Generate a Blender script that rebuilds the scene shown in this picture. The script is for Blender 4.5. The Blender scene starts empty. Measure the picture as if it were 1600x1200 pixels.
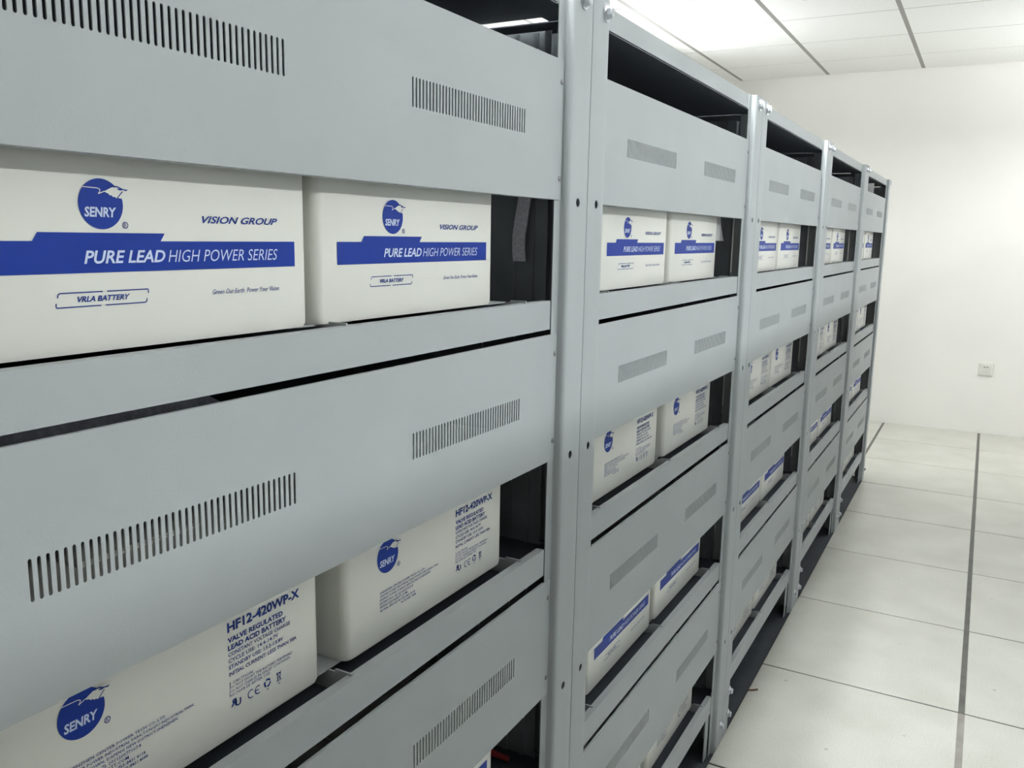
import bpy, bmesh, math, random
from mathutils import Vector, Matrix

random.seed(7)
S = bpy.context.scene
C = bpy.context.collection

# ------------------------------------------------------------------ camera, world, exposure
cam_d = bpy.data.cameras.new('camera')
cam_d.sensor_width = 36.0
cam_d.lens = 30.034
cam_d.clip_start = 0.02
cam = bpy.data.objects.new('camera', cam_d)
C.objects.link(cam)
fw = Vector((0.86360734, 0.47397774, -0.17183554))
rt = Vector((0.48380949, -0.87498777, 0.0180213))
up = Vector((0.1418123, 0.098699, 0.9849608))
M = Matrix.Identity(4)
for i in range(3):
    M[i][0] = rt[i]; M[i][1] = up[i]; M[i][2] = -fw[i]
M[0][3], M[1][3], M[2][3] = -0.1992, -0.50036, 1.32186
cam.matrix_world = M
S.camera = cam

w = bpy.data.worlds.new('world'); S.world = w; w.use_nodes = True
w.node_tree.nodes['Background'].inputs[0].default_value = (0.6, 0.65, 0.7, 1)
w.node_tree.nodes['Background'].inputs[1].default_value = 0.05
S.view_settings.view_transform = 'Standard'
S.view_settings.look = 'None'
S.view_settings.gamma = 1.0
S.view_settings.use_curve_mapping = False
S.view_settings.exposure = 0.36
LAMP = 95.0           # emission of the fluorescent tubes
LZ = 2.10              # height of the hung lights
LAMPS = [(2.20, 0.055, 'twin-tube light hung above the third rack from the end wall'),
         (0.95, 0.055, 'twin-tube light hung above the fourth rack from the end wall'),
         (4.65, 1.50, 'added twin-tube light behind the racks, brightening the ceiling near the end wall'),  # added out of sight to brighten the ceiling
         (5.55, -1.45, 'twin-tube light hung beyond the facing racks, beside the end wall'),
         (2.70, -2.10, 'twin-tube light hung behind the facing racks, nearer the end wall'),
         (0.60, -2.10, 'twin-tube light hung behind the facing racks, farther from the end wall')]
FACING = -1.183        # front of the rack row facing this one across the aisle

# ------------------------------------------------------------------ measured layout (metres)
XS, W = -0.0705, 0.9929          # first rack's left end, rack pitch
NR = 5
ZTOP = 1.648
ZB = -0.012                      # level of the sub floor the racks stand on
DEPTH = 0.42
PANELS = [(1.369, 1.548), (1.010, 1.189), (0.650, 0.831), (0.279, 0.469)]
BEAMS = [(1.196, 1.235), (0.841, 0.880), (0.478, 0.522), (0.112, 0.159)]
HOLES = [1.367, 1.0116, 0.6514, 0.2938]
XW = 6.579                       # end wall
ZC = 2.507                       # ceiling
CY0, CSY = 1.2745, 0.6258        # ceiling runner, spacing
CX0, CSX = 6.069, 0.6043
FX0, FS = 2.3955, 0.6            # floor joints
FY = [0.686, 0.0633, -0.5599, -1.183, -1.806, -2.43, -3.05, -3.68, -4.3]
ROOM = dict(x0=-3.0, x1=XW, y0=-4.3, y1=3.15)

# ------------------------------------------------------------------ materials
def srgb(r, g, b):
    f = lambda c: (c / 12.92 if c <= 0.04045 else ((c + 0.055) / 1.055) ** 2.4)
    return tuple(f(v / 255.0) for v in (r, g, b)) + (1.0,)

def mat(name, col, rough=0.5, metal=0.0, var=0.0, vscale=8.0, bump=0.0, bscale=300.0, coat=0.0, col2=None, spec=0.5):
    m = bpy.data.materials.new(name); m.use_nodes = True
    nt = m.node_tree; bs = nt.nodes['Principled BSDF']
    bs.inputs['Roughness'].default_value = rough
    bs.inputs['Metallic'].default_value = metal
    bs.inputs['Specular IOR Level'].default_value = spec
    if coat:
        bs.inputs['Coat Weight'].default_value = coat
        bs.inputs['Coat Roughness'].default_value = 0.12
    tc = nt.nodes.new('ShaderNodeTexCoord')
    if var > 0:
        no = nt.nodes.new('ShaderNodeTexNoise'); no.inputs['Scale'].default_value = vscale
        no.inputs['Detail'].default_value = 5.0
        nt.links.new(tc.outputs['Object'], no.inputs['Vector'])
        rp = nt.nodes.new('ShaderNodeValToRGB')
        c2 = col2 or tuple(c * (1 - var) for c in col[:3]) + (1,)
        rp.color_ramp.elements[0].position = 0.35; rp.color_ramp.elements[0].color = c2
        rp.color_ramp.elements[1].position = 0.65; rp.color_ramp.elements[1].color = col
        nt.links.new(no.outputs['Fac'], rp.inputs['Fac'])
        nt.links.new(rp.outputs['Color'], bs.inputs['Base Color'])
    else:
        bs.inputs['Base Color'].default_value = col
    if bump > 0:
        n2 = nt.nodes.new('ShaderNodeTexNoise'); n2.inputs['Scale'].default_value = bscale
        n2.inputs['Detail'].default_value = 3.0
        nt.links.new(tc.outputs['Object'], n2.inputs['Vector'])
        bp = nt.nodes.new('ShaderNodeBump'); bp.inputs['Strength'].default_value = bump
        bp.inputs['Distance'].default_value = 0.001
        nt.links.new(n2.outputs['Fac'], bp.inputs['Height'])
        nt.links.new(bp.outputs['Normal'], bs.inputs['Normal'])
    return m

MT = {
    'paint':   mat('rack_grey_paint', srgb(172, 177, 179), 0.55, var=0.05, vscale=6, bump=0.12, bscale=420, spec=0.3),
    'dark':    mat('shaded_interior_sheet', srgb(70, 76, 85), 0.55, var=0.2, vscale=9),  # shade of the unlit rack interior put into the colour
    'black':   mat('black_plastic', srgb(26, 27, 30), 0.45),
    'case':    mat('cream_battery_case', srgb(238, 238, 231), 0.28, var=0.03, vscale=5, bump=0.05, bscale=160),
    'lid':     mat('cream_battery_lid', srgb(206, 206, 199), 0.35, var=0.03, vscale=5),
    'blue':    mat('blue_print', srgb(18, 52, 146), 0.45, spec=0.2),
    'navy':    mat('navy_print', srgb(28, 54, 132), 0.5, spec=0.2),
    'white':   mat('white_print', srgb(208, 220, 246), 0.35),
    'zinc':    mat('zinc_bolt', srgb(205, 208, 214), 0.28, metal=1.0),
    'lead':    mat('terminal_lead', srgb(150, 150, 150), 0.4, metal=0.9),
    'strap':   mat('grey_braided_strap', srgb(228, 226, 238), 0.5, metal=0.0, var=0.25, vscale=220),
    'paper':   mat('white_paper', srgb(228, 228, 228), 0.6),
    'red':     mat('red_cable', srgb(140, 24, 30), 0.45),
    'wall':    mat('white_wall_paint', srgb(236, 234, 229), 0.7, var=0.03, vscale=2.0, bump=0.08, bscale=60),
    'ctile':   mat('ceiling_tile', srgb(246, 246, 243), 0.8, var=0.03, vscale=60, bump=0.1, bscale=200),
    'runner':  mat('ceiling_runner_grey', srgb(148, 146, 142), 0.5, metal=0.1),
    'cross':   mat('ceiling_cross_tee', srgb(168, 166, 162), 0.5),
    'sub':     mat('dark_sub_floor', srgb(58, 63, 70), 0.6, var=0.25, vscale=14),
    'joint':   mat('floor_joint_strip', srgb(98, 96, 92), 0.6, var=0.3, vscale=18),
    'joint_tan': mat('worn_joint_strip', srgb(152, 147, 140), 0.6, var=0.25, vscale=18),
    'side':    mat('grey_side_sheet', srgb(132, 138, 144), 0.55, var=0.3, vscale=7),
    'socket':  mat('socket_white_plastic', srgb(222, 220, 213), 0.35),
    'debris':  mat('brown_scrap', srgb(110, 74, 52), 0.7),
    'cream':   None, 'floor': None, 'lamp': None,
}
MT['cream'] = MT['case']

def floor_material():
    m = bpy.data.materials.new('speckled_floor_tile'); m.use_nodes = True
    nt = m.node_tree; bs = nt.nodes['Principled BSDF']
    geo = nt.nodes.new('ShaderNodeNewGeometry')
    n1 = nt.nodes.new('ShaderNodeTexNoise'); n1.inputs['Scale'].default_value = 330; n1.inputs['Detail'].default_value = 3
    n2 = nt.nodes.new('ShaderNodeTexNoise'); n2.inputs['Scale'].default_value = 5.0; n2.inputs['Detail'].default_value = 6
    v = nt.nodes.new('ShaderNodeTexVoronoi'); v.inputs['Scale'].default_value = 9.0
    for n in (n1, n2, v): nt.links.new(geo.outputs['Position'], n.inputs['Vector'])
    r1 = nt.nodes.new('ShaderNodeValToRGB')
    r1.color_ramp.elements[0].position = 0.36; r1.color_ramp.elements[0].color = srgb(190, 188, 180)
    r1.color_ramp.elements[1].position = 0.60; r1.color_ramp.elements[1].color = srgb(208, 207, 200)
    nt.links.new(n1.outputs['Fac'], r1.inputs['Fac'])
    r2 = nt.nodes.new('ShaderNodeValToRGB')
    r2.color_ramp.elements[0].position = 0.3; r2.color_ramp.elements[0].color = (0.86, 0.86, 0.84, 1)
    r2.color_ramp.elements[1].position = 0.7; r2.color_ramp.elements[1].color = (1, 1, 1, 1)
    nt.links.new(n2.outputs['Fac'], r2.inputs['Fac'])
    mx = nt.nodes.new('ShaderNodeMix'); mx.data_type = 'RGBA'; mx.blend_type = 'MULTIPLY'; mx.inputs[0].default_value = 1
    nt.links.new(r1.outputs['Color'], mx.inputs[6]); nt.links.new(r2.outputs['Color'], mx.inputs[7])
    r3 = nt.nodes.new('ShaderNodeValToRGB')          # a few scuff specks
    r3.color_ramp.elements[0].position = 0.025; r3.color_ramp.elements[0].color = (0.62, 0.62, 0.6, 1)
    r3.color_ramp.elements[1].position = 0.06; r3.color_ramp.elements[1].color = (1, 1, 1, 1)
    nt.links.new(v.outputs['Distance'], r3.inputs['Fac'])
    m2 = nt.nodes.new('ShaderNodeMix'); m2.data_type = 'RGBA'; m2.blend_type = 'MULTIPLY'; m2.inputs[0].default_value = 1
    nt.links.new(mx.outputs[2], m2.inputs[6]); nt.links.new(r3.outputs['Color'], m2.inputs[7])
    nt.links.new(m2.outputs[2], bs.inputs['Base Color'])
    bs.inputs['Roughness'].default_value = 0.32
    return m
MT['floor'] = floor_material()

def lamp_material(name, k):
    m = bpy.data.materials.new(name); m.use_nodes = True
    bs = m.node_tree.nodes['Principled BSDF']
    bs.inputs['Base Color'].default_value = (0.9, 0.9, 0.9, 1)
    bs.inputs['Emission Color'].default_value = (0.965, 1.0, 1.0, 1)
    bs.inputs['Emission Strength'].default_value = LAMP * k
    return m
MT['lamp'] = lamp_material('fluorescent_tube', 1.0)
MT['lamp_dim'] = lamp_material('dimmed_fluorescent_tube', 0.74)  # emission turned down to balance light on rack fronts and far end

# ------------------------------------------------------------------ helpers
def tag(o, label=None, cat=None, group=None, kind=None):
    if label: o['label'] = label
    if cat: o['category'] = cat
    if group: o['group'] = group
    if kind: o['kind'] = kind
    return o

def link(name, me, parent=None, loc=(0, 0, 0), rot=None):
    o = bpy.data.objects.new(name, me); C.objects.link(o)
    if parent: o.parent = parent
    o.location = loc
    if rot: o.rotation_euler = rot
    return o

def empty(name, loc):
    o = bpy.data.objects.new(name, None); C.objects.link(o)
    o.location = loc; o.empty_display_size = 0.05
    return o

class MB:
    """collects geometry for one mesh"""
    def __init__(s): s.bm = bmesh.new()
    def box(s, x0, x1, y0, y1, z0, z1, bev=0.0, seg=1):
        r = bmesh.ops.create_cube(s.bm, size=1.0)
        for v in r['verts']:
            v.co = Vector(((x0 + x1) / 2 + v.co.x * (x1 - x0), (y0 + y1) / 2 + v.co.y * (y1 - y0), (z0 + z1) / 2 + v.co.z * (z1 - z0)))
        if bev:
            ed = list({e for v in r['verts'] for e in v.link_edges})
            bmesh.ops.bevel(s.bm, geom=ed, offset=bev, segments=seg, profile=0.5, affect='EDGES')
        return s
    def cyl(s, c, axis, r, h, n=16, r2=None):
        q = bmesh.ops.create_cone(s.bm, cap_ends=True, segments=n, radius1=r, radius2=r if r2 is None else r2, depth=h)
        a = Vector(axis).normalized()
        R = Vector((0, 0, 1)).rotation_difference(a).to_matrix().to_4x4()
        bmesh.ops.transform(s.bm, matrix=Matrix.Translation(Vector(c) + a * h / 2) @ R, verts=q['verts'])
        return s
    def poly(s, pts):
        vs = [s.bm.verts.new(p) for p in pts]
        try: s.bm.faces.new(vs)
        except ValueError: pass
        return s
    def mesh(s, name, m, smooth=False):
        bmesh.ops.recalc_face_normals(s.bm, faces=s.bm.faces[:]) if not getattr(s, 'keep', False) else None
        me = bpy.data.meshes.new(name); s.bm.to_mesh(me); s.bm.free()
        me.materials.append(m)
        if smooth:
            for p in me.polygons: p.use_smooth = True
            me.set_sharp_from_angle(angle=math.radians(35))
        return me

def box_mesh(name, m, *a, **k):
    return MB().box(*a, **k).mesh(name, m)

def copy_tree(o, parent=None):
    c = o.copy(); C.objects.link(c)
    c.parent = parent
    for ch in list(o.children): copy_tree(ch, c)
    return c

# ------------------------------------------------------------------ the setting: floor, ceiling, walls
fl = tag(link('floor', box_mesh('floor', MT['sub'], ROOM['x0'], ROOM['x1'], ROOM['y0'], ROOM['y1'], -0.06, ZB)), 'pale speckled raised floor of square tiles with dark joints', None, None, 'structure')
RX1 = XS + NR * W                # far end of the rack row
def tile_mesh(cache, nm, dx, dy, m, h, bev, up_side):
    key = (round(dx, 3), round(dy, 3))
    if key not in cache:
        cache[key] = box_mesh(nm, m, -dx / 2, dx / 2, -dy / 2, dy / 2, -h if up_side else 0, 0 if up_side else h, bev=bev)
    return cache[key]
fc = {}
xj = [FX0 + FS * i for i in range(-9, 8)]
xj = [max(ROOM['x0'], x) for x in xj if x > ROOM['x0'] - 0.6]; xj[-1] = ROOM['x1']
xj = sorted(set(round(min(x, ROOM['x1']), 4) for x in xj))
def ftile(x0, x1, y0, y1, gx0=0.0032, gx1=0.0032, gy0=0.0080, gy1=0.0080):
    if x1 - x0 < 0.03 or y1 - y0 < 0.03: return
    x0 += gx0; x1 -= gx1; y0 += gy0; y1 -= gy1
    link('floor_tile', tile_mesh(fc, 'floor_tile', x1 - x0, y1 - y0, MT['floor'], -ZB, 0.0012, True), fl, ((x0 + x1) / 2, (y0 + y1) / 2, 0))
for a, b in zip(xj[:-1], xj[1:]):
    rows = [(FY[2], 0.0)] + list(zip(FY[3:], FY[2:-1]))
    for c0, c1 in rows:
        if c1 < FACING + 0.1 and c0 > FACING - 0.7 and a < RX1 - 0.1:
            continue             # the facing racks stand here
        if c1 == 0.0:            # the tiles along the racks reach the racks' feet
            if a > RX1: ftile(a, b, c0, FY[1])
            else: ftile(a, b, c0, 0.0, gy1=0.0)
        else:
            ftile(a, b, c0, c1)
    if b > RX1 + 0.03:           # floor past the end of the racks
        aa = max(a, RX1 + 0.004)
        if a < RX1: ftile(aa, b, 0.0, FY[1], gx0=0.0, gy0=0.0)
        for c0, c1 in ((FY[1], FY[0]), (FY[0], 1.31), (1.31, 1.93), (1.93, 2.55), (2.55, ROOM['y1'])): ftile(aa, b, c0, c1)
for y in FY[1:-1]:
    xa = RX1 + 0.004 if y > 0 else ROOM['x0']
    if FACING - 0.7 < y < FACING + 0.1: xa = RX1 + 0.004
    for x0_, x1_, m_ in ((xa, FX0, 'joint_tan'), (max(xa, FX0), ROOM['x1'], 'joint')):
        if x1_ - x0_ > 0.01: link('joint_strip', box_mesh('joint_strip', MT[m_], x0_, x1_, y - 0.0079, y + 0.0079, ZB, -0.0025), fl)
for x in xj[1:-1]:
    link('cross_joint', box_mesh('cross_joint', MT['black'], x - 0.0031, x + 0.0031, FY[2] + 0.008, -0.0005, ZB, -0.0018), fl)
    link('cross_joint', box_mesh('cross_joint', MT['black'], x - 0.0031, x + 0.0031, FY[3] + 0.008, FY[2] - 0.008, ZB, -0.0018), fl)

ce = tag(link('ceiling', box_mesh('ceiling', MT['cross'], ROOM['x0'], ROOM['x1'], ROOM['y0'], ROOM['y1'], ZC + 0.012, ZC + 0.06)), 'white suspended ceiling of square mineral tiles in metal runners', None, None, 'structure')
cc = {}
cys = [CY0 + CSY * i for i in range(-10, 5)]
cys = sorted(set([ROOM['y0'], ROOM['y1']] + [y for y in cys if ROOM['y0'] + 0.05 < y < ROOM['y1'] - 0.05]))
cxs = [CX0 + CSX * i for i in range(-16, 1)]
cxs = sorted(set([ROOM['x0'], ROOM['x1']] + [x for x in cxs if ROOM['x0'] + 0.05 < x < ROOM['x1'] - 0.05]))
for a, b in zip(cxs[:-1], cxs[1:]):
    for c0, c1 in zip(cys[:-1], cys[1:]):
        dx, dy = b - a - 0.011, c1 - c0 - 0.024
        link('ceiling_tile', tile_mesh(cc, 'ceiling_tile', dx, dy, MT['ctile'], 0.012, 0.0012, False), ce, ((a + b) / 2, (c0 + c1) / 2, ZC))
for x in cxs[1:-1]:
    link('cross_tee', box_mesh('cross_tee', MT['cross'], x - 0.0056, x + 0.0056, ROOM['y0'], ROOM['y1'], ZC + 0.0012, ZC + 0.012), ce)
for y in cys[1:-1]:
    link('runner', box_mesh('runner', MT['runner'], ROOM['x0'], ROOM['x1'], y - 0.012, y + 0.012, ZC + 0.0010, ZC + 0.012), ce)
    
wt = 0.12
x0, x1, y0, y1 = (ROOM[k] for k in ('x0', 'x1', 'y0', 'y1'))
tag(link('wall_end', box_mesh('wall_end', MT['wall'], x1, x1 + wt, y0 - wt, y1 + wt, -0.06, ZC + 0.06)), 'plain white painted end wall beyond the racks', None, None, 'structure')
tag(link('wall_back', box_mesh('wall_back', MT['wall'], x0 - wt, x0, y0 - wt, y1 + wt, -0.06, ZC + 0.06)), 'plain white painted wall behind the aisle', None, None, 'structure')
tag(link('wall_right', box_mesh('wall_right', MT['wall'], x0, x1, y0 - wt, y0, -0.06, ZC + 0.06)), 'plain white painted wall along the aisle', None, None, 'structure')
tag(link('wall_left', box_mesh('wall_left', MT['wall'], x0, x1, y1, y1 + wt, -0.06, ZC + 0.06)), 'plain white painted wall behind the racks', None, None, 'structure')

# suspended twin-tube lights: housing, two tubes, end caps, rods
def lamp_meshes():
    h = MB().box(-0.60, 0.60, -0.045, 0.045, 0.035, 0.075, bev=0.006).mesh('housing', MT['socket'])
    t = MB().cyl((-0.585, 0, 0), (1, 0, 0), 0.014, 1.17, 16).mesh('tube', MT['lamp'], smooth=True)
    c = MB().box(-0.008, 0.008, -0.05, 0.05, -0.02, 0.036, bev=0.003).mesh('end_cap', MT['socket'])
    r = MB().cyl((0, 0, 0.075), (0, 0, 1), 0.004, ZC - LZ - 0.075 + 0.004, 8).mesh('rod', MT['zinc'])
    t2 = t.copy(); t2.materials.clear(); t2.materials.append(MT['lamp_dim'])
    return h, t, c, r, t2
lh, lt_, lc, lr, lt2 = lamp_meshes()
for lx, ly, lab in LAMPS:
    t = empty('ceiling_light', (lx, ly, LZ))
    link('housing', lh, t)
    for y in (-0.027, 0.027): link('tube', lt2 if 'the facing' in lab else lt_, t, (0, y, 0.0))
    for x in (-0.592, 0.592): link('end_cap', lc, t, (x, 0, 0))
    for x in (-0.4, 0.4): link('rod', lr, t, (x, 0, 0))
    tag(t, lab, 'ceiling light', 'twin-tube lights hung from the ceiling')

# ------------------------------------------------------------------ rack sheet-metal meshes
def rounded_path(pts, rad, n=5):
    """pts 2-D polyline; rounds each inner corner"""
    out = [Vector(pts[0])]
    for i in range(1, len(pts) - 1):
        p, a, b = Vector(pts[i]), Vector(pts[i - 1]), Vector(pts[i + 1])
        r = rad[i - 1]
        d0, d1 = (a - p).normalized(), (b - p).normalized()
        for k in range(n + 1):
            t = k / n
            q0, q1 = p + d0 * r, p + d1 * r
            out.append((1 - t) ** 2 * q0 + 2 * t * (1 - t) * p + t * t * q1)
    out.append(Vector(pts[-1]))
    return out

def post_mesh(name, mirror, holes, side_depth=0.05):
    """front post: side web, front face with holes, return and screw flange; local u from the seam"""
    prof = rounded_path([(0.0008, side_depth), (0.0008, 0.0), (0.0600, 0.0), (0.0600, 0.0135), (0.0775, 0.0135)], [0.0016, 0.0065, 0.002])
    uh, hr = 0.0316, 0.006
    hb = 0.011
    # insert breakpoints on the flat front face
    pts = []
    for a, b in zip(prof[:-1], prof[1:]):
        pts.append(a)
        if abs(a.y) < 1e-6 and abs(b.y) < 1e-6 and b.x - a.x > 0.03:
            pts += [Vector((uh - hb, 0)), Vector((uh + hb, 0))]; ih = len(pts) - 2
    pts.append(prof[-1])
    sgn = -1 if mirror else 1
    zs = [ZB]
    for h in sorted(holes): zs += [h - hb, h + hb]
    zs.append(ZTOP)
    bm = bmesh.new()
    V = {}
    def vert(x, y, z):
        k = (round(x, 5), round(y, 5), round(z, 5))
        if k not in V: V[k] = bm.verts.new((x * sgn, y, z))
        return V[k]
    for j in range(len(zs) - 1):
        z0_, z1_ = zs[j], zs[j + 1]
        hole = (j % 2 == 1)
        for i in range(len(pts) - 1):
            a, b = pts[i], pts[i + 1]
            if hole and i == ih:
                zc = (z0_ + z1_) / 2; n = 16
                inner = [vert(uh + hr * math.cos(2 * math.pi * k / n + math.pi / 4), 0, zc + hr * math.sin(2 * math.pi * k / n + math.pi / 4)) for k in range(n)]
                cor = [vert(b.x, 0, z1_), vert(a.x, 0, z1_), vert(a.x, 0, z0_), vert(b.x, 0, z0_)]
                for q in range(4):
                    arc = [inner[(q * 4 + k) % n] for k in range(5)]
                    bm.faces.new([cor[q], cor[(q + 1) % 4]] + arc[::-1])
            else:
                bm.faces.new([vert(a.x, a.y, z0_), vert(b.x, b.y, z0_), vert(b.x, b.y, z1_), vert(a.x, a.y, z1_)])
    bmesh.ops.recalc_face_normals(bm, faces=bm.faces[:])
    # outward = towards -y on the front
    fr = [f for f in bm.faces if abs(f.normal.y) > 0.9 and f.calc_center_median().y < 0.001]
    if fr and fr[0].normal.y > 0: bmesh.ops.reverse_faces(bm, faces=bm.faces[:])
    bmesh.ops.solidify(bm, geom=bm.faces[:], thickness=0.0013)
    bmesh.ops.recalc_face_normals(bm, faces=bm.faces[:])
    me = bpy.data.meshes.new(name); bm.to_mesh(me); bm.free()
    me.materials.append(MT['paint'])
    for p in me.polygons: p.use_smooth = True
    me.set_sharp_from_angle(angle=math.radians(30))
    return me

def panel_mesh(name, h):
    """vented front panel, origin at its lower left corner on its front surface"""
    u0, u1 = 0.0625, W - 0.0625
    groups = [(0.1745, 0.4125), (0.591, 0.824)]
    zl, zh = 0.0755, 0.1045
    a = 0.00135
    bm = bmesh.new(); V = {}
    def v(x, z):
        k = (round(x, 5), round(z, 5))
        if k not in V: V[k] = bm.verts.new((x, 0, z))
        return V[k]
    def f(*pts):
        bm.faces.new([v(*p) for p in pts])
    zA, zB_ = zl - 0.006, zh + 0.006
    n = 40
    cols = []
    for g0, g1 in groups:
        p = (g1 - g0) / (n - 1)
        cols += [(g0 + p * i, p) for i in range(n)]
    xs = sorted(set([u0, u1] + [round(c - p / 2, 5) for c, p in cols] + [round(c + p / 2, 5) for c, p in cols]))
    # merge nearly equal break points
    m = [xs[0]]
    for x in xs[1:]:
        if x - m[-1] > 2e-4: m.append(x)
    xs = m
    cen = [c for c, p in cols]
    for x0_, x1_ in zip(xs[:-1], xs[1:]):
        f((x0_, 0), (x1_, 0), (x1_, zA), (x0_, zA))
        f((x0_, zB_), (x1_, zB_), (x1_, h), (x0_, h))
        c = [q for q in cen if x0_ < q < x1_]
        if x1_ - x0_ < 0.01 and c:
            c = c[0]
            zi, zj = zl + a, zh - a
            f((x0_, zi), (c - a, zi), (c - a, zj), (x0_, zj))
            f((c + a, zi), (x1_, zi), (x1_, zj), (c + a, zj))
            arc = [(c + a * math.cos(t), a * math.sin(t)) for t in (math.pi, math.pi * 0.75, math.pi * 0.5, math.pi * 0.25, 0)]
            f((x0_, zj), *[(x, zj + y) for x, y in arc], (x1_, zj), (x1_, zB_), (x0_, zB_))
            f((x0_, zA), (x1_, zA), (x1_, zi), *[(x, zi - y) for x, y in arc[::-1]], (x0_, zi))
        else:
            f((x0_, zA), (x1_, zA), (x1_, zB_), (x0_, zB_))
    bmesh.ops.recalc_face_normals(bm, faces=bm.faces[:])
    bm.faces.ensure_lookup_table()
    if bm.faces[0].normal.y > 0: bmesh.ops.reverse_faces(bm, faces=bm.faces[:])
    bmesh.ops.solidify(bm, geom=bm.faces[:], thickness=0.0012)
    # folded lips along top and bottom edges
    me = bpy.data.meshes.new(name); 
    q = MB(); q.bm.free(); q.bm = bm
    q.box(u0 + 0.02, u1 - 0.02, 0.0012, 0.014, 0.0, 0.0012); q.box(u0 + 0.02, u1 - 0.02, 0.0012, 0.0035, h - 0.0012, h)
    bmesh.ops.recalc_face_normals(bm, faces=bm.faces[:])
    bm.to_mesh(me); bm.free(); me.materials.append(MT['paint'])
    return me

def hex_bolt(name):
    q = MB()
    q.cyl((0, 0, 0), (0, -1, 0), 0.0125, 0.0016, 24)          # washer
    q.cyl((0, -0.0016, 0), (0, -1, 0), 0.0095, 0.0022, 20, 0.0088)   # spring washer
    q.cyl((0, -0.0038, 0), (0, -1, 0), 0.0083, 0.0052, 6)     # hexagon head
    q.cyl((0, -0.009, 0), (0, -1, 0), 0.0066, 0.0008, 16, 0.0058)
    return q.mesh(name, MT['zinc'])
def pan_screw(name):
    q = MB()
    q.cyl((0, 0, 0), (0, -1, 0), 0.0036, 0.0012, 14, 0.0034)
    q.cyl((0, -0.0012, 0), (0, -1, 0), 0.0034, 0.0008, 14, 0.0018)
    return q.mesh(name, MT['lead'])

me_postL = post_mesh('post', False, HOLES)
me_postR = post_mesh('post', True, HOLES)
me_bolt = hex_bolt('bolt'); me_screw = pan_screw('screw')
me_panel = [panel_mesh('vent_panel', b - a) for a, b in PANELS]

def beam_mesh(name, h, depth, u0, u1):
    q = MB()
    q.box(u0, u1, 0.0, 0.0018, 0.0, h)
    q.box(u0, u1, 0.0018, depth, h - 0.0018, h)
    q.box(u0, u1, 0.0018, depth, 0.0, 0.0018)
    return q.mesh(name, MT['paint'])
me_beam = [beam_mesh('shelf_beam', b - a, 0.012, 0.0795, W - 0.0795) for a, b in BEAMS]
me_top = beam_mesh('top_beam', 0.030, 0.045, 0.0795, W - 0.0795)

def rail_mesh(kind):
    q = MB()
    q.box(-0.0011, 0.0011, 0.0205, DEPTH - 0.02, -0.021, -0.0005)
    a = 0.001 if kind == 'l' else 0.045
    b = 0.001 if kind == 'r' else 0.045
    q.box(-a, b, 0.052, DEPTH - 0.02, -0.0016, 0.0)
    if kind != 'm':
        q.box(-0.0011, 0.0011, 0.0205, 0.044, -0.0005, 0.0025)
    else:
        q.box(-0.0011, 0.0011, 0.0205, 0.042, -0.0005, 0.0025)
    return q.mesh('rail', MT['paint'])
me_rail = {k: rail_mesh(k) for k in 'lmr'}
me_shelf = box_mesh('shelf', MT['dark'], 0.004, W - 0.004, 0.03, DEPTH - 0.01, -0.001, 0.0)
me_back = box_mesh('back_panel', MT['dark'], 0.004, W - 0.004, DEPTH - 0.002, DEPTH, 0.05, 1.61)  # unseen back, closed and dark so the interior stays dim
def side_mesh():
    q = MB()
    q.box(-0.0005, 0.0005, 0.056, DEPTH - 0.03, 0.05, 1.60)
    for y in (0.075, 0.105, 0.16, 0.24):
        q.box(-0.004, 0.004, y, y + 0.007, 0.05, 1.598)
    return q.mesh('side_panel', MT['side'])
me_side = side_mesh()
def rear_post_mesh(mirror):
    s = -1 if mirror else 1
    q = MB()
    f = lambda a, b: (min(a * s, b * s), max(a * s, b * s))
    a, b = f(0.001, 0.045); q.box(a, b, DEPTH + 0.001, DEPTH + 0.003, ZB, ZTOP)
    a, b = f(0.001, 0.003); q.box(a, b, DEPTH - 0.028, DEPTH + 0.001, ZB, ZTOP)
    return q.mesh('rear_post', MT['paint'])
me_rear = [rear_post_mesh(False), rear_post_mesh(True)]
me_foot = [box_mesh('foot_bracket', MT['paint'], 0.0795, 0.108, 0.0175, 0.0195, ZB, BEAMS[3][0]), box_mesh('foot_bracket', MT['paint'], -0.108, -0.0795, 0.0175, 0.0195, ZB, BEAMS[3][0])]
me_skirt = box_mesh('skirt', MT['dark'], 0.004, W - 0.004, 0.20, 0.202, ZB, 0.125)

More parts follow.
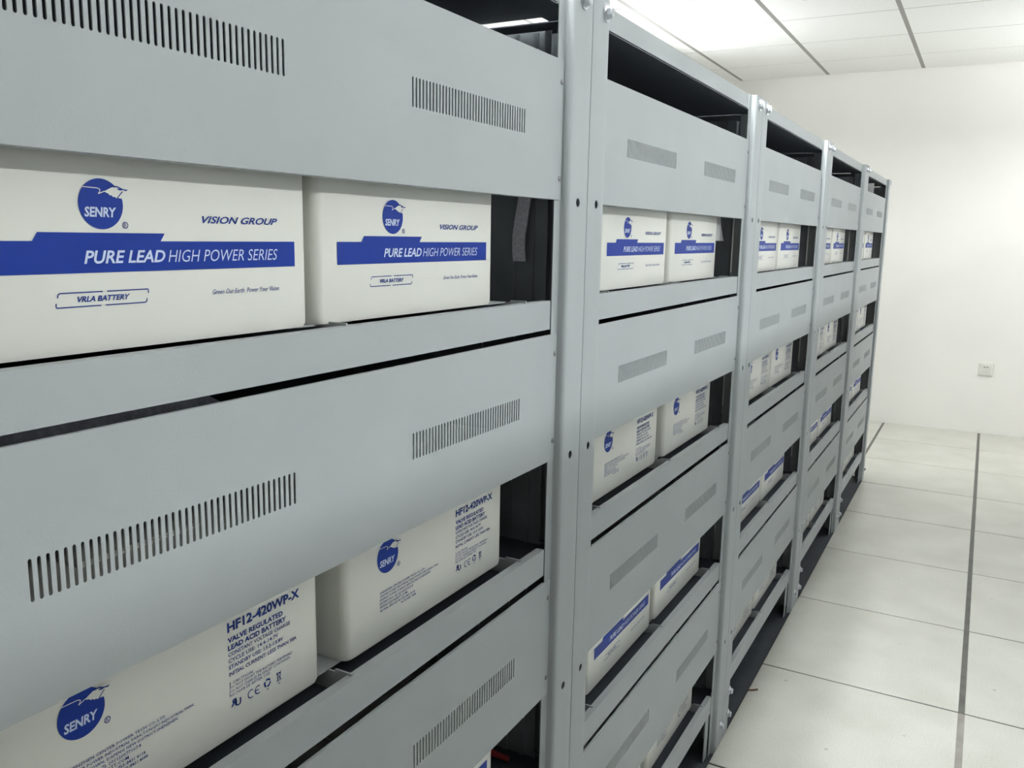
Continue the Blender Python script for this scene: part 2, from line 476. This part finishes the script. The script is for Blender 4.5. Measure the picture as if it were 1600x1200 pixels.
ORD = ['fifth', 'fourth', 'third', 'second', None]
racks = []
GAPS = [0.024, 0.0025, 0.0025, 0.03, 0.004]
for k in range(NR):
    r = empty('battery_rack', (XS + k * W, 0, ZB))
    lab = ('grey steel battery rack with vented panels, ' + ORD[k] + ' from the white end wall') if ORD[k] else 'grey steel battery rack with vented panels, end of row beside white wall'
    tag(r, lab, 'battery rack', 'grey battery racks in a row')
    racks.append(r)
    L = lambda n, me, x=0, y=0, z=0, par=None: link(n, me, par or r, (x, y, z if par else z - ZB))
    for side, me, ux in ((0, me_postL, 0.0), (1, me_postR, W)):
        p = L('post', me, ux)
        s = 1 if side == 0 else -1
        # bolts, local to the post (post origin is on z = 0)
        L('bolt', me_bolt, s * 0.030 if side else 0.044, 0.0, 1.629, p)
        if side == 0:
            L('bolt', me_bolt, 0.050, 0.0, 0.118, p); L('bolt', me_bolt, 0.050, 0.0, 0.050, p)
        else:
            L('bolt', me_bolt, -0.027, 0.0, 0.055, p)
    L('rear_post', me_rear[0], 0); L('rear_post', me_rear[1], W)
    L('foot_bracket', me_foot[0], 0); L('foot_bracket', me_foot[1], W)
    L('top_beam', me_top, 0, 0.0145, 1.617)
    g = GAPS[k]
    tc_ = MB()
    tc_.box(0.003, W - g - 0.001, 0.016, DEPTH, 1.6145, 1.6160)
    tc_.box(W - g - 0.001, W - 0.002, 0.016, 0.066, 1.6145, 1.6160)
    tc_.box(W - g - 0.001, W - 0.002, 0.26, DEPTH, 1.6145, 1.6160)
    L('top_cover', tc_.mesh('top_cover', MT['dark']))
    L('back_panel', me_back); L('skirt', me_skirt)
    L('side_panel', me_side, 0.008); L('side_panel', me_side, W - 0.012)
    if k in (0, NR - 1):
        ux = 0.0018 if k == 0 else W - 0.0030
        L('end_panel', box_mesh('end_panel', MT['paint'], ux, ux + 0.0012, 0.030, DEPTH - 0.0005, 0.05, 1.612))
    for t in range(4):
        pz = PANELS[t]
        p = L('vent_panel', me_panel[t], 0, 0.0118, pz[0])
        for ux in (0.068, W - 0.068):
            for zz in (0.028, (pz[1] - pz[0]) - 0.0275):
                L('screw', me_screw, ux, 0, zz, p)
        L('shelf_beam', me_beam[t], 0, 0.0145, BEAMS[t][0])
        zb = BEAMS[t][1]
        L('rail', me_rail['l'], 0.138, 0, zb); L('rail', me_rail['m'], W / 2, 0, zb); L('rail', me_rail['r'], W - 0.138, 0, zb)
        L('shelf', me_shelf, 0, 0, zb - 0.0215)

# the row of the same racks facing this one across the aisle
def copy_rack(o, parent):
    if o.name.split('.')[0] in ('screw', 'rail', 'side_panel', 'rear_post'): return
    c = o.copy(); C.objects.link(c); c.parent = parent
    for ch in list(o.children): copy_rack(ch, c)
for k in range(NR):
    r = empty('battery_rack', (XS + (k + 1) * W, FACING, ZB)); r.rotation_euler = (0, 0, math.pi)
    for ch in list(racks[k].children): copy_rack(ch, r)
    lab = ('grey steel battery rack across the aisle, ' + ORD[k] + ' from the white end wall') if ORD[k] else 'grey steel battery rack across the aisle, end of row beside white wall'
    tag(r, lab, 'battery rack', 'grey battery racks across the aisle')

# ------------------------------------------------------------------ batteries
BW, BD, BH = 0.326, 0.175, 0.190
PY = -0.0004                     # print lies just off the case
_font_cache = {}
def text_geo(body, x0, x1, z0, z1, bold=0.0, shear=0.0, res=2):
    cu = bpy.data.curves.new('t', 'FONT'); cu.body = body; cu.offset = bold; cu.shear = shear; cu.resolution_u = res
    cu.fill_mode = 'FRONT'
    o = bpy.data.objects.new('t', cu); C.objects.link(o)
    dg = bpy.context.evaluated_depsgraph_get()
    me = bpy.data.meshes.new_from_object(o.evaluated_get(dg))
    bpy.data.objects.remove(o); bpy.data.curves.remove(cu)
    vs = [v.co.copy() for v in me.vertices]; fs = [tuple(p.vertices) for p in me.polygons]
    bpy.data.meshes.remove(me)
    ax, bx = min(v.x for v in vs), max(v.x for v in vs); ay, by = min(v.y for v in vs), max(v.y for v in vs)
    return [(x0 + (v.x - ax) / (bx - ax) * (x1 - x0), z0 + (v.y - ay) / (by - ay) * (z1 - z0)) for v in vs], fs

class Print:
    """flat print in face coordinates: x leftwards negative from the right edge, z up from the bottom"""
    def __init__(s): s.v = []; s.f = []
    def add(s, vs, fs, y=PY):
        b = len(s.v); s.v += [(x, y, z) for x, z in vs]; s.f += [tuple(i + b for i in q) for q in fs]; return s
    def text(s, body, x0, x1, z0, z1, bold=0.0, shear=0.0, res=2, y=PY):
        return s.add(*text_geo(body, x0, x1, z0, z1, bold, shear, res), y=y)
    def poly(s, pts, y=PY): return s.add(pts, [tuple(range(len(pts)))], y)
    def disc(s, cx, cz, r, n=48, y=PY): return s.poly([(cx + r * math.cos(2 * math.pi * i / n), cz + r * math.sin(2 * math.pi * i / n)) for i in range(n)], y)
    def ring(s, cx, cz, r0, r1, n=32, y=PY, a0=0.0, a1=2 * math.pi):
        vs = []; 
        for i in range(n + 1):
            a = a0 + (a1 - a0) * i / n
            vs += [(cx + r0 * math.cos(a), cz + r0 * math.sin(a)), (cx + r1 * math.cos(a), cz + r1 * math.sin(a))]
        return s.add(vs, [(2 * i, 2 * i + 1, 2 * i + 3, 2 * i + 2) for i in range(n)], y)
    def stroke(s, pts, wd, y=PY):
        for (ax, az), (bx, bz) in zip(pts[:-1], pts[1:]):
            d = Vector((bx - ax, bz - az)); n = Vector((-d.y, d.x)).normalized() * wd / 2
            s.poly([(ax + n.x, az + n.y), (ax - n.x, az - n.y), (bx - n.x, bz - n.y), (bx + n.x, bz + n.y)], y)
        return s
    def mesh(s, name, m):
        bm = bmesh.new()
        vs = [bm.verts.new(v) for v in s.v]
        for q in s.f:
            try: bm.faces.new([vs[i] for i in q])
            except ValueError: pass
        bm.normal_update()
        for f in bm.faces:
            if f.normal.y > 0: f.normal_flip()
        bmesh.ops.triangulate(bm, faces=[f for f in bm.faces if len(f.verts) > 4])
        me = bpy.data.meshes.new(name); bm.to_mesh(me); bm.free(); me.materials.append(m); return me

def logo_parts(cx, cz, r):
    """round bird emblem with lettering: blue disc, cream head, blue brow, light lettering"""
    nx = lambda px, py: (cx + (px - 540) / 345 * r, cz + (507 - py) / 397 * r)
    P = lambda L: [nx(*q) for q in L]
    disc = Print().disc(cx, cz, r)
    head = Print().poly(P([(600, 308), (655, 272), (715, 240), (770, 226), (840, 205), (975, 215), (985, 300), (895, 425), (862, 408), (820, 402), (780, 404), (755, 384), (730, 388), (705, 362), (680, 366), (655, 335), (630, 330)]), PY - 0.0003)
    head.stroke(P([(250, 256), (300, 254), (470, 260), (508, 266), (535, 285), (528, 312), (502, 348), (545, 330), (610, 300)]), r * 0.034, PY - 0.0003)
    brow = Print().poly(P([(720, 208), (770, 212), (815, 216), (850, 236), (905, 258), (972, 262), (940, 286), (880, 270), (845, 282), (805, 268), (795, 252), (838, 252), (800, 234), (735, 238)]), PY - 0.0006)
    brow.stroke(P([(885, 292), (835, 350), (788, 408)]), r * 0.04, PY - 0.0006)
    let = Print().text('SENRY', *[f for f in (cx - 0.77 * r, cx + 0.66 * r, cz - 0.52 * r, cz - 0.12 * r)], bold=0.032, shear=0.12, y=PY - 0.0003)
    reg = Print().ring(cx + r * 1.06, cz - r * 0.82, r * 0.105, r * 0.14, 24).text('R', cx + r * 1.0, cx + r * 1.12, cz - r * 0.90, cz - r * 0.74)
    return [('emblem_disc', disc.mesh('emblem_disc', MT['blue']), None), ('emblem_head', head.mesh('emblem_head', MT['case']), 'cream bird head'),
            ('emblem_brow', brow.mesh('emblem_brow', MT['navy']), None), ('emblem_lettering', let.mesh('emblem_lettering', MT['white']), 'white lettering'),
            ('registered_mark', reg.mesh('registered_mark', MT['navy']), None)]

def label_band():
    parts = logo_parts(-0.2085, 0.1030, 0.0174)
    band = Print().poly([(-0.297, 0.0556), (-0.018, 0.0556), (-0.018, 0.0774), (-0.1605, 0.0774), (-0.1565, 0.0832), (-0.2565, 0.0832), (-0.2602, 0.0774), (-0.297, 0.0774)])
    parts.append(('blue_band', band.mesh('blue_band', MT['blue']), 'broad blue band'))
    t = Print()
    t.text('PURE LEAD', -0.2245, -0.1572, 0.0618, 0.0710, bold=0.022, shear=0.25, res=3, y=PY - 0.0003)
    t.text('HIGH POWER SERIES', -0.1545, -0.0395, 0.0618, 0.0710, bold=-0.006, shear=0.25, res=3, y=PY - 0.0003)
    parts.append(('band_lettering', t.mesh('band_lettering', MT['white']), 'white lettering on the band'))
    t = Print().text('VISION GROUP', -0.1205, -0.0385, 0.0915, 0.0972, bold=0.022, shear=0.35, res=3)
    parts.append(('group_lettering', t.mesh('group_lettering', MT['navy']), None))
    t = Print().text('VRLA BATTERY', -0.2310, -0.1895, 0.0357, 0.0397, bold=0.028, shear=0.3)
    x0_, x1_, z0_, z1_ = -0.2470, -0.1735, 0.0327, 0.0424
    xm = (x0_ + x1_) / 2; sk = 0.0018
    t.stroke([(x0_ + sk * 0.9, z1_ - 0.0030), (x0_ + sk, z1_ - 0.0012), (x0_ + sk + 0.0012, z1_), (xm - 0.0012, z1_)], 0.0008)
    t.stroke([(xm + 0.0022, z1_), (x1_ - 0.0004, z1_), (x1_, z1_ - 0.0010), (x1_ - 0.0002, z1_ - 0.0030)], 0.0008)
    t.stroke([(x0_ + 0.0002, z0_ + 0.0030), (x0_, z0_ + 0.0010), (x0_ + 0.0004, z0_), (xm - 0.0030, z0_)], 0.0008)
    t.stroke([(xm + 0.0004, z0_), (x1_ - sk - 0.0012, z0_), (x1_ - sk, z0_ + 0.0012), (x1_ - sk * 0.9, z0_ + 0.0030)], 0.0008)
    parts.append(('boxed_lettering', t.mesh('boxed_lettering', MT['navy']), None))
    t = Print().text('Green Our Earth  Power Your Vision', -0.1130, -0.0385, 0.0352, 0.0392, shear=0.3)
    parts.append(('slogan', t.mesh('slogan', MT['navy']), None))
    return parts

def label_rating():
    parts = logo_parts(-0.2545, 0.0945, 0.0188)
    X = -0.1172
    t = Print().text('HF12-420WP-X', X, -0.0285, 0.0985, 0.1077, bold=0.032, res=3)
    parts.append(('model_lettering', t.mesh('model_lettering', MT['navy']), None))
    t = Print()
    for s, ln, zc, h, b in (('VALVE REGULATED', 0.0665, 0.0912, 0.0050, 0.03), ('LEAD ACID BATTERY', 0.0705, 0.0842, 0.0050, 0.03),
                            ('CONSTANT VOLTAGE CHARGE', 0.0755, 0.0780, 0.0037, 0.012), ('CYCLE USE: 14.4-14.7V', 0.0600, 0.0721, 0.0037, 0.012),
                            ('STANDBY USE: 13.2-13.8V', 0.0660, 0.0661, 0.0037, 0.012), ('INITIAL CURRENT: LESS THAN 30A', 0.0835, 0.0597, 0.0037, 0.012)):
        t.text(s, X, X + ln, zc - h / 2, zc + h / 2, bold=b)
    parts.append(('rating_lettering', t.mesh('rating_lettering', MT['navy']), None))
    t = Print()
    t.stroke([(X + 0.0008, 0.0478), (X + 0.0008, 0.0524)], 0.0007)
    for s, xo, ln, zc in (('CAUTION', 0.0035, 0.0235, 0.0507), ('DO NOT SHORT THE BATTERY TERMINALS', 0.0, 0.0770, 0.0471), ('DO NOT CHARGE IN SEALED CONTAINER', 0.0, 0.0745, 0.0434), ('RECHARGE AFTER USE', 0.0, 0.0480, 0.0397)):
        t.text(s, X + xo, X + xo + ln, zc - 0.0013, zc + 0.0013, res=1)
    parts.append(('caution_lettering', t.mesh('caution_lettering', MT['navy']), None))
    # approval marks: reversed letters, CE, recycling arrows, crossed bin
    t = Print()
    vs, fs = text_geo('R', 0, 0.0062, 0.0275, 0.0345, bold=0.03)
    t.add([(X + 0.0070 - x, z + 0.0008) for x, z in vs], fs)
    t.text('U', X + 0.0060, X + 0.0125, 0.0265, 0.0332, bold=0.03)
    t.ring(X + 0.0245, 0.0302, 0.0033, 0.0042, 16, a0=math.radians(60), a1=math.radians(300))
    t.ring(X + 0.0330, 0.0302, 0.0033, 0.0042, 16, a0=math.radians(60), a1=math.radians(300))
    t.stroke([(X + 0.0292, 0.0302), (X + 0.0335, 0.0302)], 0.0009)
    cx, cz = X + 0.0445, 0.0312
    for k in range(3):
        a = math.radians(90 + 120 * k)
        t.ring(cx, cz, 0.0026, 0.0042, 10, a0=a - 0.75, a1=a + 0.55)
        tip = a - 0.75 - 0.55
        t.poly([(cx + 0.0020 * math.cos(a - 0.75), cz + 0.0020 * math.sin(a - 0.75)), (cx + 0.0050 * math.cos(a - 0.75), cz + 0.0050 * math.sin(a - 0.75)), (cx + 0.0036 * math.cos(tip), cz + 0.0036 * math.sin(tip))])
    t.text('Pb', cx - 0.0012, cx + 0.0014, 0.0240, 0.0260)
    bx, bz = X + 0.0590, 0.0310
    t.stroke([(bx - 0.0028, bz + 0.0032), (bx + 0.0028, bz + 0.0032)], 0.0010)
    t.stroke([(bx - 0.0024, bz + 0.003), (bx - 0.0016, bz - 0.0042), (bx + 0.0016, bz - 0.0042), (bx + 0.0024, bz + 0.003)], 0.0006)
    t.stroke([(bx - 0.0031, bz + 0.0046), (bx + 0.0031, bz - 0.0046)], 0.0006, PY - 0.0001)
    t.stroke([(bx + 0.0031, bz + 0.0046), (bx - 0.0031, bz - 0.0046)], 0.0006, PY - 0.0001)
    t.text('Pb', bx - 0.0012, bx + 0.0014, 0.0230, 0.0250)
    parts.append(('approval_marks', t.mesh('approval_marks', MT['navy']), None))
    t = Print(); X = -0.2690
    rows = [('SHENZHEN CENTER POWER TECH CO.,LTD', 0, 0.0850), ('CENTER POWER INDUSTRIAL PARK,TONGFU INDUSTRIAL PARK,', 0, 0.1140), ('DAPENG TOWN, DAPENG NEW DISTRICT,SHENZHEN', 0, 0.0965),
            ('PATENT NO.: ZL 201120077107.8', 0, 0.0615), ('WWW.VISION-BATT.COM', 0, 0.0500), ('GLOBAL SERVICE: 86-0755-8431 8118', 0, 0.0650), ('86-755-8431 8088', 0.0385, 0.0670)]
    for i, (s, a, b) in enumerate(rows):
        zc = 0.0556 - i * 0.00405
        t.text(s, X + a, X + b, zc - 0.0014, zc + 0.0014, bold=0.01, res=1)
    parts.append(('address_lettering', t.mesh('address_lettering', MT['navy']), None))
    return parts

def case_mesh():
    bm = bmesh.new()
    r = 0.009; n = 5; hx, hy = BW / 2, BD / 2
    ring = []
    for (sx, sy, a0) in ((1, 1, 0), (-1, 1, 90), (-1, -1, 180), (1, -1, 270)):
        rr = r if True else 0
        for k in range(n + 1):
            a = math.radians(a0 + 90 * k / n)
            ring.append((sx * (hx - rr) + rr * math.cos(a), sy * (hy - rr) + rr * math.sin(a)))
    zs = [(0.0, 0.988), (0.004, 1.0), (BH - 0.034, 1.0)]
    rows = [[bm.verts.new((x * (s if s < 1 else 1), y * (s if s < 1 else 1) if y > 0 else y * (s if s < 1 else 1), z)) for x, y in ring] for z, s in zs]
    for a, b in zip(rows[:-1], rows[1:]):
        for i in range(len(ring)):
            j = (i + 1) % len(ring); bm.faces.new((a[i], a[j], b[j], b[i]))
    bm.faces.new(rows[0][::-1]); bm.faces.new(rows[-1])
    me = bpy.data.meshes.new('case'); bm.to_mesh(me); bm.free(); me.materials.append(MT['case'])
    for p in me.polygons: p.use_smooth = True
    me.set_sharp_from_angle(angle=math.radians(40))
    return me

me_case = case_mesh()
q = MB(); hx, hy = BW / 2, BD / 2
q.box(-hx - 0.0005, hx + 0.0005, -hy - 0.0005, hy + 0.0005, BH - 0.0335, BH - 0.004, bev=0.006, seg=3)
q.box(-0.06, 0.06, -0.05, 0.05, BH - 0.006, BH, bev=0.002)
me_lid = q.mesh('lid', MT['lid'], smooth=True)
q = MB(); q.cyl((0, 0, 0), (0, 0, 1), 0.011, 0.010, 20, 0.010); q.cyl((0, 0, 0.010), (0, 0, 1), 0.0065, 0.006, 6)
me_term = q.mesh('terminal', MT['lead'])
me_cap = MB().box(-0.016, 0.016, -0.014, 0.014, -0.004, 0.003, bev=0.002).mesh('terminal_base', MT['black'])

def make_battery(parts):
    b = empty('battery', (0, 0, 0))
    c = link('case', me_case, b)
    link('lid', me_lid, b)
    for sx in (-1, 1):
        t = link('terminal', me_term, b, (sx * 0.125, 0.05, BH - 0.003))
        link('terminal_base', me_cap, t)
    em = None
    for n, me, lab in parts:
        par = b
        if n.startswith('emblem') or n == 'registered_mark':
            par = em or b
        # print coordinates: right front edge of the case
        o = link(n, me, par, (0, 0, 0) if par is not b else (BW / 2, -BD / 2, 0))
        if n == 'emblem_disc': em = o; tag(o, 'round blue emblem')
        if lab: tag(o, lab)
    return b

proto = [make_battery(label_band()), make_battery(label_rating())]
used = [False, False]
# right-hand edges of the two batteries on each shelf, measured from the rack's left end
DEF = (0.481, 0.829)
EDGE = {(0, 0): (0.4735, 0.810), (0, 1): (0.476, 0.839), (1, 0): (0.481, 0.829), (1, 1): (0.470, 0.839), (1, 2): (0.490, 0.844), (1, 3): (0.480, 0.846),
        (2, 0): (0.483, 0.829), (2, 1): (0.488, 0.822), (2, 2): (0.482, 0.822), (2, 3): (0.486, 0.836), (3, 0): (0.462, 0.812), (3, 1): (0.468, 0.806), (3, 2): (0.489, 0.845),
        (4, 0): (0.474, 0.824), (4, 1): (0.462, 0.800), (4, 2): (0.486, 0.842)}
SH = ['top shelf', 'second shelf', 'third shelf', 'bottom shelf']
RK = ['fifth rack', 'fourth rack', 'third rack', 'second rack', 'end rack']
YF = {0: 0.045, 1: 0.042, 2: 0.044, 3: 0.044}
for k in range(NR):
    for t in range(4):
        for j in range(2):
            ty = t % 2
            if used[ty]: b = copy_tree(proto[ty])
            else: b = proto[ty]; used[ty] = True
            u = EDGE.get((k, t), DEF)[j]
            b.location = (XS + k * W + u - BW / 2, YF[t] + BD / 2 + random.uniform(0, 0.002), BEAMS[t][1])
            look = 'cream battery with broad blue band' if ty == 0 else 'cream battery with rows of small blue print'
            tag(b, '%s, %s, %s by wall, %s' % (look, SH[t], RK[k], 'nearer wall' if j else 'farther away') if k == 4 else
                '%s, %s, %s from wall, %s' % (look, SH[t], RK[k], 'nearer wall' if j else 'farther away'), 'battery', 'cream batteries on the rack shelves')

# ------------------------------------------------------------------ things in and around the racks
def ribbon(name, pts, wdir, wd, th, m):
    """flat strap along pts; wdir is the direction of its width"""
    bm = bmesh.new(); wv = Vector(wdir).normalized() * wd / 2
    rows = []
    for i, p in enumerate(pts):
        p = Vector(p)
        a = Vector(pts[max(0, i - 1)]); b = Vector(pts[min(len(pts) - 1, i + 1)])
        n = (b - a).normalized().cross(wv.normalized()).normalized() * th / 2
        rows.append([bm.verts.new(p + wv + n), bm.verts.new(p - wv + n), bm.verts.new(p - wv - n), bm.verts.new(p + wv - n)])
    for a, b in zip(rows[:-1], rows[1:]):
        for i in range(4): bm.faces.new((a[i], a[(i + 1) % 4], b[(i + 1) % 4], b[i]))
    bm.faces.new(rows[0]); bm.faces.new(rows[-1][::-1])
    bmesh.ops.recalc_face_normals(bm, faces=bm.faces[:])
    me = bpy.data.meshes.new(name); bm.to_mesh(me); bm.free(); me.materials.append(m); return me

def tube(name, pts, r, m, n=10):
    cu = bpy.data.curves.new(name, 'CURVE'); cu.dimensions = '3D'; cu.bevel_depth = r; cu.bevel_resolution = 3; cu.use_fill_caps = True
    sp = cu.splines.new('BEZIER'); sp.bezier_points.add(len(pts) - 1)
    for bp_, p in zip(sp.bezier_points, pts):
        bp_.co = p; bp_.handle_left_type = bp_.handle_right_type = 'AUTO'
    o = bpy.data.objects.new('t', cu); C.objects.link(o)
    me = bpy.data.meshes.new_from_object(o.evaluated_get(bpy.context.evaluated_depsgraph_get()))
    bpy.data.objects.remove(o); bpy.data.curves.remove(cu)
    me.materials.clear(); me.materials.append(m); me.name = name
    for p in me.polygons: p.use_smooth = True
    return me

x1r = XS + W
# grey braided strap hanging beside the top right-hand battery of the first rack
pts = [(0.893, 0.082, 1.452), (0.893, 0.081, 1.42), (0.892, 0.083, 1.375), (0.892, 0.088, 1.345), (0.892, 0.0915, 1.322), (0.893, 0.092, 1.300), (0.896, 0.092, 1.285)]
o = link('braided_strap', ribbon('braided_strap', pts, (0, 1, 0), 0.020, 0.003, MT['strap']))
tag(o, 'flat grey braided strap hanging beside the top shelf of the fifth rack from wall', 'cable')
# straps joining the batteries of the second shelf in the first rack
zt = BEAMS[1][1] + BH + 0.005
def arch(xa, xb, y, top):
    n = 14; out = []
    for i in range(n + 1):
        t = i / n; out.append((xa + (xb - xa) * t, y, zt + (top - zt) * min(1.0, 3.2 * min(t, 1 - t)) ** 0.7))
    return out
o = link('connector_strap', ribbon('connector_strap', arch(0.030, 0.435, 0.090, 1.170), (0, 0.35, 1), 0.030, 0.003, MT['strap']))
tag(o, 'grey strap arching over second-shelf battery in fifth rack from wall', 'cable')
# dark red cable beside the third-shelf battery of the first rack
zc3 = BEAMS[2][1]
o = link('red_cable', tube('red_cable', [(0.79, 0.20, zc3 + 0.07), (0.84, 0.13, zc3 + 0.02), (0.875, 0.10, zc3 - 0.012), (0.880, 0.085, zc3 - 0.0165)], 0.005, MT['red']))
tag(o, 'dark red cable beside third-shelf battery in fifth rack from wall', 'cable')
# pale sheet beside the top shelf of the second rack
q = MB()
u0 = XS + W
bm = q.bm
g = []
for j in range(9):
    zz = 1.405 - 0.088 * j / 8
    g.append([bm.verts.new((u0 + 0.842 + (0.064 + 0.030 * (j / 8) ** 2) * i / 8, 0.058 + 0.004 * math.sin(i * 0.9 + j * 0.25), zz)) for i in range(9)])
for j in range(8):
    for i in range(8): bm.faces.new((g[j][i], g[j][i + 1], g[j + 1][i + 1], g[j + 1][i]))
bmesh.ops.solidify(bm, geom=bm.faces[:], thickness=0.0006)
o = link('paper_sheet', q.mesh('paper_sheet', MT['paper'], smooth=True))
tag(o, 'small white sheet hanging beside top shelf battery of fourth rack from wall', 'paper')
# white card in the upper opening of the end rack
u0 = XS + 4 * W
o = link('paper_card', box_mesh('paper_card', MT['paper'], u0 + 0.45, u0 + 0.4515, 0.020, 0.066, 1.530, 1.600))
tag(o, 'white card behind the upper opening of the end rack by the wall', 'paper')

# wall socket
q = empty('wall_socket', (XW, -0.558, 0.412))
link('face_plate', MB().box(-0.010, 0.0, -0.046, 0.046, 0.0, 0.090, bev=0.003, seg=2).mesh('face_plate', MT['socket']), q)
link('insert', MB().box(-0.0115, -0.009, -0.032, 0.032, 0.012, 0.078, bev=0.001).mesh('insert', MT['socket']), q)
for y in (-0.0085, 0.0085): link('pin_hole', MB().box(-0.0122, -0.0105, y - 0.0025 - 0.002, y + 0.0025 + 0.002, 0.057, 0.062).mesh('pin_hole', MT['black']), q)
for (y, a) in ((-0.010, 0.5), (0.010, -0.5), (0.0, 0.0)):
    m = MB().box(-0.0008, 0.0008, -0.001, 0.001, -0.0045, 0.0045).mesh('pin_hole', MT['runner'])
    link('pin_hole', m, q, (-0.0118, y, 0.026 if a else 0.040), (a, 0, 0))
tag(q, 'white square power socket on the white end wall', 'socket')
# scrap of brown debris on the floor by the rack foot
o = link('scrap', tube('scrap', [(2.205, 0.001, 0.0025), (2.210, -0.012, 0.003), (2.222, -0.024, 0.0025)], 0.0025, MT['debris']))
tag(o, 'short brown scrap lying on the floor tile beside the racks', 'debris')
